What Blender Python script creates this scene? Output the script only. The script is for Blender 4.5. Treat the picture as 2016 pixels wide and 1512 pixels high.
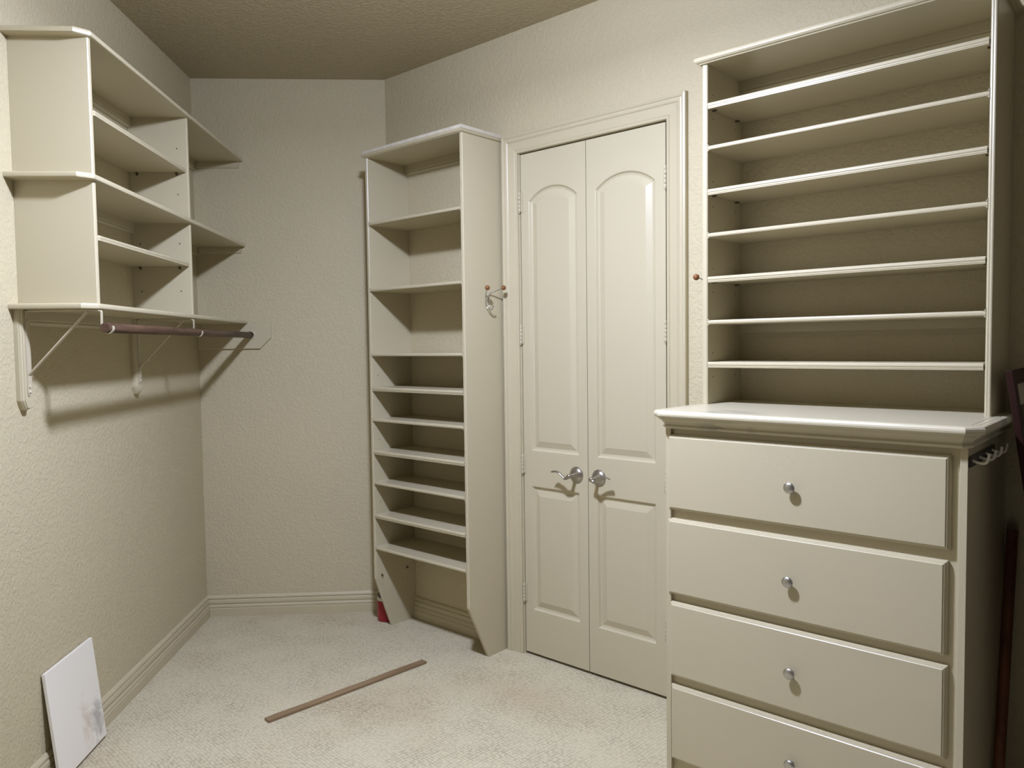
import bpy, bmesh, math, random
from mathutils import Vector, Matrix
random.seed(7)
SC = bpy.context.scene
for o in list(bpy.data.objects):
    bpy.data.objects.remove(o)
COL = SC.collection

# ------------------------------------------------------------------ camera
cam_d = bpy.data.cameras.new('camera'); cam = bpy.data.objects.new('camera', cam_d); COL.objects.link(cam)
SC.camera = cam
F_PX, YAW, PITCH, ROLL = 1516.4, math.radians(48.495), math.radians(2.883), math.radians(-0.7505)
fw = Vector((-math.cos(YAW)*math.cos(PITCH), math.sin(YAW)*math.cos(PITCH), -math.sin(PITCH)))
rt0 = fw.cross(Vector((0, 0, 1))).normalized(); up0 = rt0.cross(fw)
rt = math.cos(ROLL)*rt0+math.sin(ROLL)*up0; up = -math.sin(ROLL)*rt0+math.cos(ROLL)*up0
cam.matrix_world = Matrix.Translation((0, 0, 1.5)) @ Matrix((rt, up, -fw)).transposed().to_4x4()
cam_d.sensor_width = 36; cam_d.lens = F_PX*36/2016; cam_d.clip_start = .02

# ------------------------------------------------------------------ world, light, exposure
w = bpy.data.worlds.new('world'); SC.world = w; w.use_nodes = True
w.node_tree.nodes['Background'].inputs[0].default_value = (1, .97, .92, 1)
w.node_tree.nodes['Background'].inputs[1].default_value = 0.02
SC.view_settings.view_transform = 'Standard'; SC.view_settings.look = 'None'
SC.view_settings.gamma = 1; SC.view_settings.use_curve_mapping = False
SC.view_settings.exposure = 0.10
LAMP_XY = (-1.52, 1.32); LAMP_Z = 2.735; LAMP_W = 60; LAMP_DOWN = 48
ld = bpy.data.lights.new('ceiling_lamp_light', 'POINT'); ld.shadow_soft_size = .075
ld.energy = LAMP_W; ld.color = (.915, 1, 1.32)
lamp_light = bpy.data.objects.new('ceiling_lamp_light', ld); COL.objects.link(lamp_light)
ld2 = bpy.data.lights.new('ceiling_lamp_downlight', 'AREA'); ld2.shape = 'DISK'; ld2.size = .16
ld2.energy = LAMP_DOWN; ld2.color = ld.color
lamp_down = bpy.data.objects.new('ceiling_lamp_downlight', ld2); COL.objects.link(lamp_down)

D = 2.7924                       # the door wall
CEIL = 2.972
S2 = 2**-.5
LM = Vector((-4.12286, 2.05023, 0)); DL = Vector((S2, -S2, 0)); NL = Vector((S2, S2, 0))
MR = Vector((-3.38062, D, 0))
def AB(a, b, z): return LM+DL*a+NL*b+Vector((0, 0, z))
ML = Matrix.Translation(LM) @ Matrix.Rotation(-math.pi/4, 4, 'Z')     # left wall frame: x along wall, y out of it

# ------------------------------------------------------------------ materials
def nodes(name):
    m = bpy.data.materials.new(name); m.use_nodes = True
    nt = m.node_tree; b = nt.nodes['Principled BSDF']
    return m, nt, b
def N(nt, t, **k):
    n = nt.nodes.new(t)
    for a, v in k.items():
        if a in n.inputs: n.inputs[a].default_value = v
        else: setattr(n, a, v)
    return n
def simple(name, col, rough=.5, metal=0, noise=0, nscale=8, bump=0, bscale=200, spec=.5):
    m, nt, b = nodes(name)
    b.inputs['Roughness'].default_value = rough; b.inputs['Metallic'].default_value = metal
    b.inputs['Specular IOR Level'].default_value = spec
    b.inputs['Base Color'].default_value = (*col, 1)
    tc = N(nt, 'ShaderNodeTexCoord')
    if noise:
        nz = N(nt, 'ShaderNodeTexNoise', Scale=nscale, Detail=4.0); nt.links.new(tc.outputs['Object'], nz.inputs['Vector'])
        mx = N(nt, 'ShaderNodeMix', data_type='RGBA')
        mx.inputs[6].default_value = (*[c*(1-noise) for c in col], 1); mx.inputs[7].default_value = (*[min(1, c*(1+noise)) for c in col], 1)
        nt.links.new(nz.outputs['Fac'], mx.inputs[0]); nt.links.new(mx.outputs[2], b.inputs['Base Color'])
    if bump:
        nb = N(nt, 'ShaderNodeTexNoise', Scale=bscale, Detail=3.0); nt.links.new(tc.outputs['Object'], nb.inputs['Vector'])
        bp = N(nt, 'ShaderNodeBump', Distance=bump, Strength=1.0)
        nt.links.new(nb.outputs['Fac'], bp.inputs['Height']); nt.links.new(bp.outputs['Normal'], b.inputs['Normal'])
    return m
CREAM = (0.503, 0.446, 0.300)
WALLC = (0.514, 0.45, 0.293)
def wall_mat(name, col, dist=.0035, s1=70):
    m, nt, b = nodes(name)
    b.inputs['Roughness'].default_value = .62; b.inputs['Specular IOR Level'].default_value = .3
    tc = N(nt, 'ShaderNodeTexCoord')
    big = N(nt, 'ShaderNodeTexNoise', Scale=1.6, Detail=3.0); nt.links.new(tc.outputs['Object'], big.inputs['Vector'])
    mx = N(nt, 'ShaderNodeMix', data_type='RGBA')
    mx.inputs[6].default_value = (*[c*.96 for c in col], 1); mx.inputs[7].default_value = (*[c*1.04 for c in col], 1)
    nt.links.new(big.outputs['Fac'], mx.inputs[0]); nt.links.new(mx.outputs[2], b.inputs['Base Color'])
    a = N(nt, 'ShaderNodeTexNoise', Scale=s1, Detail=2.0, Roughness=.45, Distortion=.6); nt.links.new(tc.outputs['Object'], a.inputs['Vector'])
    r = N(nt, 'ShaderNodeValToRGB'); r.color_ramp.elements[0].position = .40; r.color_ramp.elements[1].position = .62
    r.color_ramp.interpolation = 'EASE'
    nt.links.new(a.outputs['Fac'], r.inputs[0])
    f = N(nt, 'ShaderNodeTexNoise', Scale=s1*3.2, Detail=2.0); nt.links.new(tc.outputs['Object'], f.inputs['Vector'])
    ad = N(nt, 'ShaderNodeMath', operation='MULTIPLY_ADD'); ad.inputs[1].default_value = .35
    nt.links.new(f.outputs['Fac'], ad.inputs[0]); nt.links.new(r.outputs[0], ad.inputs[2])
    bp = N(nt, 'ShaderNodeBump', Distance=dist, Strength=.55)
    nt.links.new(ad.outputs[0], bp.inputs['Height']); nt.links.new(bp.outputs['Normal'], b.inputs['Normal'])
    return m
M_WALL = wall_mat('wall_paint', WALLC, .0019, 70)
M_CEIL = wall_mat('ceiling_paint', (0.425, 0.363, 0.236), .0030, 60)
M_REAR = wall_mat('darkened_unseen_wall', (.13, .11, .085))  # unseen closing walls, coloured dark to cut the bounce light
M_CREAM = simple('cream_semigloss_paint', CREAM, .33, noise=.025, nscale=3, bump=.00012, bscale=260)
M_TRIM = simple('cream_trim_paint', (0.495, 0.436, 0.291), .36, noise=.03, nscale=4)
M_DOOR = simple('cream_door_paint', (0.500, 0.446, 0.304), .34, noise=.02, nscale=3)
M_BASE = simple('baseboard_paint', (0.5, 0.437, 0.284), .38, noise=.05, nscale=9)
M_DARK = simple('painted_gap_shade', (.012, .01, .008), .9)  # shade behind the door gaps, put into the colour
M_HOLE = simple('pin_hole_dark', (.01, .009, .007), .9)
M_NICKEL = simple('satin_nickel', (.42, .39, .35), .32, 1)
M_KNOB = simple('brushed_nickel_knob', (.50, .49, .47), .32, 1)
M_CHROME = simple('chrome_wire', (.62, .62, .62), .12, 1)
M_BALL = simple('varnished_brown_wood', (.20, .082, .028), .18, noise=.3, nscale=60)
M_BRACKET = simple('painted_metal_bracket', (0.515, 0.455, 0.331), .38)
M_CLIP = simple('dull_metal_shelf_pin', (.16, .13, .09), .4, .8)
M_RED = simple('glossy_red_plastic', (.30, .006, .014), .28)
M_WHITEP = simple('white_plastic', (0.552, 0.515, 0.432), .4)
M_BLACKP = simple('black_plastic', (.02, .018, .016), .45)
M_RAIL = simple('dark_metal_rail', (.03, .027, .022), .4, .5)
M_PEG = simple('white_coated_peg', (0.552, 0.524, 0.451), .4)
M_MAROON = simple('dark_maroon_frame', (.022, .0065, .0040), .6, noise=.2, nscale=30, spec=.15)
M_MAT = simple('pale_mat_board', (0.331, 0.313, 0.230), .7)
M_LINT = simple('white_lint', (.8, .78, .72), .8)
M_GLOW_, nt_, b_ = nodes('frosted_lamp_glass')
b_.inputs['Base Color'].default_value = (.9, .88, .82, 1); b_.inputs['Roughness'].default_value = .5

def wood_mat(name, c1, c2, axis, scale=14, rough=.5, stretch=14):
    m, nt, b = nodes(name); b.inputs['Roughness'].default_value = rough; b.inputs['Specular IOR Level'].default_value = .25
    tc = N(nt, 'ShaderNodeTexCoord'); mp = N(nt, 'ShaderNodeMapping'); nt.links.new(tc.outputs['Object'], mp.inputs['Vector'])
    sc = [scale*stretch]*3; sc[axis] = scale
    mp.inputs['Scale'].default_value = sc
    nz = N(nt, 'ShaderNodeTexNoise', Scale=1.0, Detail=6.0, Roughness=.62, Distortion=.4); nt.links.new(mp.outputs[0], nz.inputs['Vector'])
    r = N(nt, 'ShaderNodeValToRGB'); r.color_ramp.elements[0].position = .33; r.color_ramp.elements[1].position = .68
    r.color_ramp.elements[0].color = (*c1, 1); r.color_ramp.elements[1].color = (*c2, 1)
    nt.links.new(nz.outputs['Fac'], r.inputs[0]); nt.links.new(r.outputs[0], b.inputs['Base Color'])
    bp = N(nt, 'ShaderNodeBump', Distance=.0006, Strength=.5); nt.links.new(nz.outputs['Fac'], bp.inputs['Height']); nt.links.new(bp.outputs['Normal'], b.inputs['Normal'])
    return m
M_ROD = wood_mat('dark_walnut_rod', (.048, .025, .014), (.125, .073, .045), 0, 5, .5, 10)
M_PLANK = wood_mat('brown_stained_plank', (.190, .124, .066), (.290, .202, .112), 1, 3.2, .5, 12)
M_POLE = wood_mat('reddish_brown_pole', (.07, .026, .012), (.17, .065, .03), 2, 3, .5, 10)

def marble_mat():
    m, nt, b = nodes('white_marble'); b.inputs['Roughness'].default_value = .22
    tc = N(nt, 'ShaderNodeTexCoord')
    nz = N(nt, 'ShaderNodeTexNoise', Scale=13.0, Detail=8.0, Roughness=.62, Distortion=1.8); nt.links.new(tc.outputs['Object'], nz.inputs['Vector'])
    # a grey cloud near one lower corner and a faint rusty streak beside it
    def blob(cx, cz, rx, rz):
        mp = N(nt, 'ShaderNodeMapping'); mp.vector_type = 'POINT'
        mp.inputs['Location'].default_value = (-cx/rx, 0, -cz/rz); mp.inputs['Scale'].default_value = (1/rx, .01, 1/rz)
        nt.links.new(tc.outputs['Object'], mp.inputs['Vector'])
        ln = N(nt, 'ShaderNodeVectorMath', operation='LENGTH'); nt.links.new(mp.outputs[0], ln.inputs[0])
        ad = N(nt, 'ShaderNodeMath', operation='MULTIPLY_ADD'); ad.inputs[1].default_value = 4.2; ad.inputs[2].default_value = -2.0
        nt.links.new(nz.outputs['Fac'], ad.inputs[0])
        sm = N(nt, 'ShaderNodeMath', operation='ADD'); nt.links.new(ln.outputs['Value'], sm.inputs[0]); nt.links.new(ad.outputs[0], sm.inputs[1])
        mr = N(nt, 'ShaderNodeMapRange'); mr.inputs['From Min'].default_value = 1.25; mr.inputs['From Max'].default_value = .15; mr.inputs['To Max'].default_value = .8
        nt.links.new(sm.outputs[0], mr.inputs['Value'])
        return mr
    g = blob(.045, .085, .045, .085); r = blob(.12, .10, .035, .11)
    m1 = N(nt, 'ShaderNodeMix', data_type='RGBA'); m1.inputs[6].default_value = (.83, .79, .70, 1); m1.inputs[7].default_value = (.66, .57, .46, 1)
    nt.links.new(r.outputs[0], m1.inputs[0])
    m2 = N(nt, 'ShaderNodeMix', data_type='RGBA'); m2.inputs[7].default_value = (.38, .36, .33, 1)
    nt.links.new(m1.outputs[2], m2.inputs[6]); nt.links.new(g.outputs[0], m2.inputs[0]); nt.links.new(m2.outputs[2], b.inputs['Base Color'])
    return m
M_MARBLE = marble_mat()

def carpet_mat():
    m, nt, b = nodes('loop_carpet'); b.inputs['Roughness'].default_value = .95; b.inputs['Specular IOR Level'].default_value = .1
    tc = N(nt, 'ShaderNodeTexCoord')
    wob = N(nt, 'ShaderNodeTexNoise', Scale=5.0, Detail=2.0); nt.links.new(tc.outputs['Object'], wob.inputs['Vector'])
    sub = N(nt, 'ShaderNodeVectorMath', operation='MULTIPLY_ADD'); sub.inputs[1].default_value = (.02, .02, 0)
    nt.links.new(wob.outputs['Color'], sub.inputs[0]); nt.links.new(tc.outputs['Object'], sub.inputs[2])
    mp = N(nt, 'ShaderNodeMapping'); mp.inputs['Rotation'].default_value = (0, 0, math.radians(4)); mp.inputs['Scale'].default_value = (62, 78, 1)
    nt.links.new(sub.outputs[0], mp.inputs['Vector'])
    br = N(nt, 'ShaderNodeTexVoronoi', feature='F1', Scale=1.0, Randomness=.42); nt.links.new(mp.outputs[0], br.inputs['Vector'])
    # broad patches where the nap is rubbed flat hide the pits
    pat = N(nt, 'ShaderNodeTexNoise', Scale=5.5, Detail=3.0); nt.links.new(tc.outputs['Object'], pat.inputs['Vector'])
    pr = N(nt, 'ShaderNodeMapRange'); pr.inputs['From Min'].default_value = .35; pr.inputs['From Max'].default_value = .65
    pr.inputs['To Min'].default_value = .45; pr.inputs['To Max'].default_value = .85
    nt.links.new(pat.outputs['Fac'], pr.inputs['Value'])
    rp = N(nt, 'ShaderNodeMapRange'); rp.inputs['From Min'].default_value = .28; rp.inputs['From Max'].default_value = .72
    nt.links.new(br.outputs['Distance'], rp.inputs['Value'])
    fine = N(nt, 'ShaderNodeTexNoise', Scale=260.0, Detail=2.0); nt.links.new(tc.outputs['Object'], fine.inputs['Vector'])
    pit = N(nt, 'ShaderNodeMath', operation='MULTIPLY'); nt.links.new(rp.outputs[0], pit.inputs[0]); nt.links.new(pr.outputs[0], pit.inputs[1])
    c1 = N(nt, 'ShaderNodeMix', data_type='RGBA'); c1.inputs[6].default_value = (0.573, 0.518, 0.368, 1); c1.inputs[7].default_value = (0.348, 0.308, 0.210, 1)
    nt.links.new(pit.outputs[0], c1.inputs[0])
    st = N(nt, 'ShaderNodeTexNoise', Scale=1.7, Detail=4.0); nt.links.new(tc.outputs['Object'], st.inputs['Vector'])
    sr = N(nt, 'ShaderNodeMapRange'); sr.inputs['From Min'].default_value = .50; sr.inputs['From Max'].default_value = .72
    nt.links.new(st.outputs['Fac'], sr.inputs['Value'])
    c2 = N(nt, 'ShaderNodeMix', data_type='RGBA', blend_type='MULTIPLY'); c2.inputs[7].default_value = (.90, .84, .80, 1)
    nt.links.new(sr.outputs[0], c2.inputs[0]); nt.links.new(c1.outputs[2], c2.inputs[6])
    # one traffic stain in front of the doors
    mp2 = N(nt, 'ShaderNodeMapping'); mp2.inputs['Location'].default_value = (2.12/.36, -2.43/.16, 0); mp2.inputs['Scale'].default_value = (1/.36, 1/.16, 0)
    nt.links.new(tc.outputs['Object'], mp2.inputs['Vector'])
    ln = N(nt, 'ShaderNodeVectorMath', operation='LENGTH'); nt.links.new(mp2.outputs[0], ln.inputs[0])
    lr = N(nt, 'ShaderNodeMapRange'); lr.inputs['From Min'].default_value = 1.3; lr.inputs['From Max'].default_value = .2; lr.inputs['To Max'].default_value = .75
    nt.links.new(ln.outputs['Value'], lr.inputs['Value'])
    c3 = N(nt, 'ShaderNodeMix', data_type='RGBA', blend_type='MULTIPLY'); c3.inputs[7].default_value = (.86, .80, .73, 1)
    nt.links.new(lr.outputs[0], c3.inputs[0]); nt.links.new(c2.outputs[2], c3.inputs[6])
    c4 = N(nt, 'ShaderNodeMix', data_type='RGBA', blend_type='OVERLAY'); c4.inputs[0].default_value = .35
    nt.links.new(c3.outputs[2], c4.inputs[6]); nt.links.new(fine.outputs['Fac'], c4.inputs[7])
    nt.links.new(c4.outputs[2], b.inputs['Base Color'])
    h = N(nt, 'ShaderNodeMath', operation='SUBTRACT'); h.inputs[0].default_value = 1; nt.links.new(pit.outputs[0], h.inputs[1])
    h2 = N(nt, 'ShaderNodeMath', operation='MULTIPLY_ADD'); h2.inputs[1].default_value = .5; nt.links.new(fine.outputs['Fac'], h2.inputs[0]); nt.links.new(h.outputs[0], h2.inputs[2])
    bp = N(nt, 'ShaderNodeBump', Distance=.004, Strength=.6); nt.links.new(h2.outputs[0], bp.inputs['Height']); nt.links.new(bp.outputs['Normal'], b.inputs['Normal'])
    return m
M_CARPET = carpet_mat()

def counter_mat():
    m, nt, b = nodes('scuffed_cream_counter'); b.inputs['Roughness'].default_value = .30
    tc = N(nt, 'ShaderNodeTexCoord')
    mp = N(nt, 'ShaderNodeMapping'); mp.inputs['Location'].default_value = (.22/.13, .25/.055, 0); mp.inputs['Scale'].default_value = (1/.13, 1/.055, 0)
    nt.links.new(tc.outputs['Object'], mp.inputs['Vector'])
    ln = N(nt, 'ShaderNodeVectorMath', operation='LENGTH'); nt.links.new(mp.outputs[0], ln.inputs[0])
    lr = N(nt, 'ShaderNodeMapRange'); lr.inputs['From Min'].default_value = 1.2; lr.inputs['From Max'].default_value = .6
    nt.links.new(ln.outputs['Value'], lr.inputs['Value'])
    mp3 = N(nt, 'ShaderNodeMapping'); mp3.inputs['Scale'].default_value = (14, 70, 1); nt.links.new(tc.outputs['Object'], mp3.inputs['Vector'])
    nz = N(nt, 'ShaderNodeTexNoise', Scale=1.0, Detail=4.0); nt.links.new(mp3.outputs[0], nz.inputs['Vector'])
    nr = N(nt, 'ShaderNodeMapRange'); nr.inputs['From Min'].default_value = .52; nr.inputs['From Max'].default_value = .57
    nt.links.new(nz.outputs['Fac'], nr.inputs['Value'])
    mu = N(nt, 'ShaderNodeMath', operation='MULTIPLY'); nt.links.new(lr.outputs[0], mu.inputs[0]); nt.links.new(nr.outputs[0], mu.inputs[1])
    mx = N(nt, 'ShaderNodeMix', data_type='RGBA'); mx.inputs[6].default_value = (0.573, 0.522, 0.375, 1); mx.inputs[7].default_value = (0.350, 0.322, 0.258, 1)
    nt.links.new(mu.outputs[0], mx.inputs[0]); nt.links.new(mx.outputs[2], b.inputs['Base Color'])
    return m
M_COUNTER = counter_mat()

# ------------------------------------------------------------------ helpers
ROOTM = {}
def thing(name, label, cat, mat=Matrix(), group=None, kind=None):
    o = bpy.data.objects.new(name, None); COL.objects.link(o); o.matrix_world = mat
    o.empty_display_size = .05
    ROOTM[o.name] = mat.copy()
    if label: o['label'] = label
    if cat: o['category'] = cat
    if group: o['group'] = group
    if kind: o['kind'] = kind
    return o
def T(x, y, z): return Matrix.Translation((x, y, z))
def obj(name, bm, mats, parent=None, local=False, smooth=None, label=None, cat=None, group=None, kind=None, origin=None):
    """link bm as one mesh object; coordinates are world unless local=True (then in the root's frame)"""
    me = bpy.data.meshes.new(name)
    bmesh.ops.remove_doubles(bm, verts=bm.verts, dist=1e-6)
    bmesh.ops.recalc_face_normals(bm, faces=bm.faces)
    if parent is not None and not local:
        bm.transform(ROOTM[parent.name].inverted())
    if parent is None and origin is not None:
        bm.transform(T(*origin).inverted())
    if smooth:
        for f in bm.faces: f.smooth = True
        for e in bm.edges:
            if len(e.link_faces) == 2 and e.calc_face_angle(0) > math.radians(smooth): e.smooth = False
    bm.to_mesh(me); bm.free()
    for m in (mats if isinstance(mats, (list, tuple)) else [mats]): me.materials.append(m)
    o = bpy.data.objects.new(name, me); COL.objects.link(o)
    if parent is not None:
        o.parent = parent; ROOTM[o.name] = ROOTM[parent.name]
    elif origin is not None:
        o.location = origin
    if label: o['label'] = label
    if cat: o['category'] = cat
    if group: o['group'] = group
    if kind: o['kind'] = kind
    return o
def BM(): return bmesh.new()
def prism(bm, pts, vec, mi=0):
    """closed polygon pts (3-D) extruded along vec"""
    vec = Vector(vec)
    a = [bm.verts.new(Vector(p)) for p in pts]; b = [bm.verts.new(Vector(p)+vec) for p in pts]
    fs = [bm.faces.new(a), bm.faces.new(b[::-1])]
    n = len(pts)
    for i in range(n): fs.append(bm.faces.new((a[i], a[(i+1) % n], b[(i+1) % n], b[i])))
    for f in fs: f.material_index = mi
    return fs
def box(bm, x0, x1, y0, y1, z0, z1, M=None, bev=0, mi=0):
    t = BM(); prism(t, [(x0, y0, z0), (x1, y0, z0), (x1, y1, z0), (x0, y1, z0)], (0, 0, z1-z0))
    bmesh.ops.recalc_face_normals(t, faces=t.faces)
    if bev: bmesh.ops.bevel(t, geom=list(t.edges), offset=bev, segments=2, affect='EDGES', profile=.5)
    merge(bm, t, M, mi)
def merge(bm, t, M=None, mi=None):
    if M is not None: t.transform(M)
    d = {}
    for v in t.verts: d[v] = bm.verts.new(v.co)
    for f in t.faces:
        try:
            g = bm.faces.new([d[v] for v in f.verts]); g.material_index = f.material_index if mi is None else mi; g.smooth = f.smooth
        except ValueError: pass
    t.free()
def tube(bm, pts, r, seg=10, rb=None, cap=True, n0=None, mi=0):
    """sweep a circle (or ellipse r x rb) along pts; r may be a list"""
    pts = [Vector(p) for p in pts]; n = len(pts)
    rs = r if isinstance(r, (list, tuple)) else [r]*n
    rbs = rb if isinstance(rb, (list, tuple)) else ([rb]*n if rb else rs)
    rings = []; nrm = None
    for i, p in enumerate(pts):
        d = (pts[min(i+1, n-1)]-pts[max(i-1, 0)]).normalized()
        if nrm is None:
            nrm = Vector(n0) if n0 else (Vector((0, 0, 1)) if abs(d.z) < .9 else Vector((1, 0, 0)))
        nrm = (nrm-d*nrm.dot(d)).normalized(); bn = d.cross(nrm)
        rings.append([bm.verts.new(p+nrm*rs[i]*math.cos(2*math.pi*k/seg)+bn*rbs[i]*math.sin(2*math.pi*k/seg)) for k in range(seg)])
    for a, b in zip(rings, rings[1:]):
        for k in range(seg):
            f = bm.faces.new((a[k], a[(k+1) % seg], b[(k+1) % seg], b[k])); f.smooth = True; f.material_index = mi
    if cap:
        bm.faces.new(rings[0][::-1]).material_index = mi; bm.faces.new(rings[-1]).material_index = mi
def lathe(bm, prof, M, seg=28, mi=0):
    """prof: (radius, height) about local z, placed by M"""
    rings = []
    for r, h in prof:
        if r < 1e-6: rings.append([bm.verts.new(M @ Vector((0, 0, h)))])
        else: rings.append([bm.verts.new(M @ Vector((r*math.cos(2*math.pi*k/seg), r*math.sin(2*math.pi*k/seg), h))) for k in range(seg)])
    for a, b in zip(rings, rings[1:]):
        for k in range(seg):
            k2 = (k+1) % seg
            if len(a) == 1 and len(b) == 1: continue
            if len(a) == 1: f = bm.faces.new((a[0], b[k], b[k2]))
            elif len(b) == 1: f = bm.faces.new((a[k], a[k2], b[0]))
            else: f = bm.faces.new((a[k], a[k2], b[k2], b[k]))
            f.smooth = True; f.material_index = mi
def smooth_path(pts, n=6):
    P = [Vector(p) for p in pts]; out = []
    for i in range(len(P)-1):
        p0 = P[max(i-1, 0)]; p1 = P[i]; p2 = P[i+1]; p3 = P[min(i+2, len(P)-1)]
        for k in range(n):
            t = k/n
            out.append(.5*((2*p1)+(p2-p0)*t+(2*p0-5*p1+4*p2-p3)*t*t+(3*p1-p0-3*p2+p3)*t**3))
    out.append(P[-1]); return out
def offset_poly(pts, d):
    """inset a convex CCW polygon (2-D) by d"""
    n = len(pts); out = []
    for i in range(n):
        p0, p1, p2 = [Vector(pts[(i+k-1) % n]) for k in range(3)]
        e1 = (p1-p0).normalized(); e2 = (p2-p1).normalized()
        n1 = Vector((-e1.y, e1.x)); n2 = Vector((-e2.y, e2.x))
        bis = n1+n2; out.append(p1+bis*(d/max(1e-6, 1+n1.dot(n2))))
    return out
def rings_stack(bm, rings, close_top=True, close_bot=True, mi=0):
    R = [[bm.verts.new(p) for p in r] for r in rings]; n = len(R[0])
    for a, b in zip(R, R[1:]):
        for k in range(n): bm.faces.new((a[k], a[(k+1) % n], b[(k+1) % n], b[k])).material_index = mi
    if close_bot: bm.faces.new(R[0][::-1])
    if close_top: bm.faces.new(R[-1])
def sweep_wall(bm, path, prof, side=1):
    """moulding: 2-D path (room on the left if side=1), profile of (out, z), mitred"""
    n = len(path); P = [Vector(p) for p in path]; rings = []
    for i in range(n):
        d1 = (P[i]-P[i-1]).normalized() if i else (P[1]-P[0]).normalized()
        d2 = (P[i+1]-P[i]).normalized() if i < n-1 else d1
        n1 = Vector((-d1.y, d1.x))*side; n2 = Vector((-d2.y, d2.x))*side
        m = (n1+n2)/(1+n1.dot(n2))
        rings.append([bm.verts.new((P[i].x+m.x*o, P[i].y+m.y*o, z)) for o, z in prof])
    k = len(prof)
    for a, b in zip(rings, rings[1:]):
        for j in range(k): bm.faces.new((a[j], a[(j+1) % k], b[(j+1) % k], b[j]))
    bm.faces.new(rings[0]); bm.faces.new(rings[-1][::-1])
SPH = [(math.sin(math.pi*k/14), -math.cos(math.pi*k/14)) for k in range(15)]
def ball(bm, c, r, M=None):
    lathe(bm, [(max(0, s*r), h*r) for s, h in SPH], T(*c) if M is None else M)

# ------------------------------------------------------------------ room shell
RXR = .30                                     # right-hand wall
LEND = LM+DL*5.2                              # far end of the left wall, behind the viewer
_t = (RXR-LEND.x)/S2
REARX = Vector((RXR, LEND.y+S2*_t, 0))
CW = .012
DX0, DXM, DX1, DZT = -2.4002, -2.0227, -1.6239, 2.3946
def struct(name, bm, m, label, cat=None, **k):
    return obj(name, bm, m, None, label=label, cat=cat, kind='structure', **k)
foot = [(LM.x, LM.y), (LEND.x, LEND.y), (REARX.x, REARX.y), (RXR, D), (MR.x, MR.y)]
fo = offset_poly(foot, -.14)
b = BM(); prism(b, [(p.x, p.y, -.12) for p in fo], (0, 0, .12)); struct('floor', b, M_CARPET, 'pale beige loop pile carpet covering the closet floor', 'floor')
b = BM(); prism(b, [(p.x, p.y, CEIL) for p in fo], (0, 0, .1)); struct('ceiling', b, M_CEIL, 'taupe textured ceiling above the closet', 'ceiling')
def wallslab(bm, p, q, z0=0, z1=CEIL, t=.12):
    """slab whose room face runs p->q with the room on the left"""
    p = Vector(p[:2]); q = Vector(q[:2]); d = (q-p).normalized(); n = Vector((d.y, -d.x))*t
    prism(bm, [(p.x, p.y, z0), (q.x, q.y, z0), (q.x+n.x, q.y+n.y, z0), (p.x+n.x, p.y+n.y, z0)], (0, 0, z1-z0))
b = BM(); wallslab(b, LM, LEND); struct('wall_left', b, M_WALL, 'textured cream wall carrying the hanging shelf unit on the left', 'wall')
b = BM(); wallslab(b, MR, LM); struct('wall_center', b, M_WALL, 'short angled cream wall across the corner between the two shelf units', 'wall')
b = BM()
wallslab(b, (DX0-CW, D), MR); wallslab(b, (RXR, D), (DX1+CW, D)); wallslab(b, (DX1+CW, D), (DX0-CW, D), DZT+CW, CEIL)
struct('wall_right', b, M_WALL, 'long textured cream wall with the double doors and the tall shelves', 'wall')
b = BM(); wallslab(b, REARX, (RXR, D)); struct('wall_far_right', b, M_REAR, 'unseen wall at the right of the dresser, darkened to cut bounce light', 'wall')
b = BM(); wallslab(b, LEND, REARX); struct('wall_rear', b, M_REAR, 'unseen wall behind the viewer, darkened to cut bounce light', 'wall')
# near-black box added so the door gaps read as unlit
b = BM(); box(b, DX0-.3, DX1+.3, D+.125, D+.6, -.02, CEIL-.3)
bmesh.ops.delete(b, geom=[f for f in b.faces if abs(f.calc_center_median().y-(D+.125)) < 1e-4], context='FACES')
struct('dark_box_behind_doors', b, M_DARK, 'near-black backing box painting the shade behind the double doors', 'wall')

BASEP = [(0, 0), (.0185, 0), (.0185, .044), (.0150, .047), (.0150, .0495), (.018, .052), (.0165, .060), (.0128, .068), (.0105, .0690), (.0105, .0715), (.0150, .0725),
         (.0150, .084), (.0130, .092), (.0105, .0950), (.0080, .0955), (.0080, .0980), (.0125, .0990), (.0118, .106), (.008, .1125), (.0045, .1165), (0, .1165)]
def baseboard(name, path, label, side=1):
    b = BM(); sweep_wall(b, path, BASEP, side); return struct(name, b, M_BASE, label, 'baseboard')
# room on the left when walking LM -> LEND etc.
c = .0
L2 = lambda a, bb: (AB(a, bb, 0).x, AB(a, bb, 0).y)
def bb_mitre(name, p, q, turn0, turn1, label):
    """single baseboard run p->q (room on the left) with end mitres"""
    P = Vector(p[:2]); Q = Vector(q[:2]); d = (Q-P).normalized(); n = Vector((-d.y, d.x)); b = BM(); rings = []
    for pt, s, tn in ((P, 1, turn0), (Q, -1, turn1)):
        rings.append([b.verts.new((pt.x+n.x*o+d.x*s*o*tn, pt.y+n.y*o+d.y*s*o*tn, z)) for o, z in BASEP])
    k = len(BASEP)
    for j in range(k): b.faces.new((rings[0][j], rings[0][(j+1) % k], rings[1][(j+1) % k], rings[1][j]))
    b.faces.new(rings[0]); b.faces.new(rings[1][::-1])
    return struct(name, b, M_BASE, label, 'baseboard')
t45 = math.tan(math.radians(22.5))
bb_mitre('baseboard_left', LM, LEND, 1, 1, 'cream moulded baseboard along the left wall')
bb_mitre('baseboard_center', MR, LM, t45, 1, 'cream moulded baseboard along the short angled wall')
bb_mitre('baseboard_right', (-2.5125, D), MR, 0, t45, 'cream moulded baseboard seen under the tall shelf unit')
bb_mitre('baseboard_far_right', (RXR, D), (-.423, D), 1, 0, 'cream baseboard in the dark gap beside the dresser')

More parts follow.
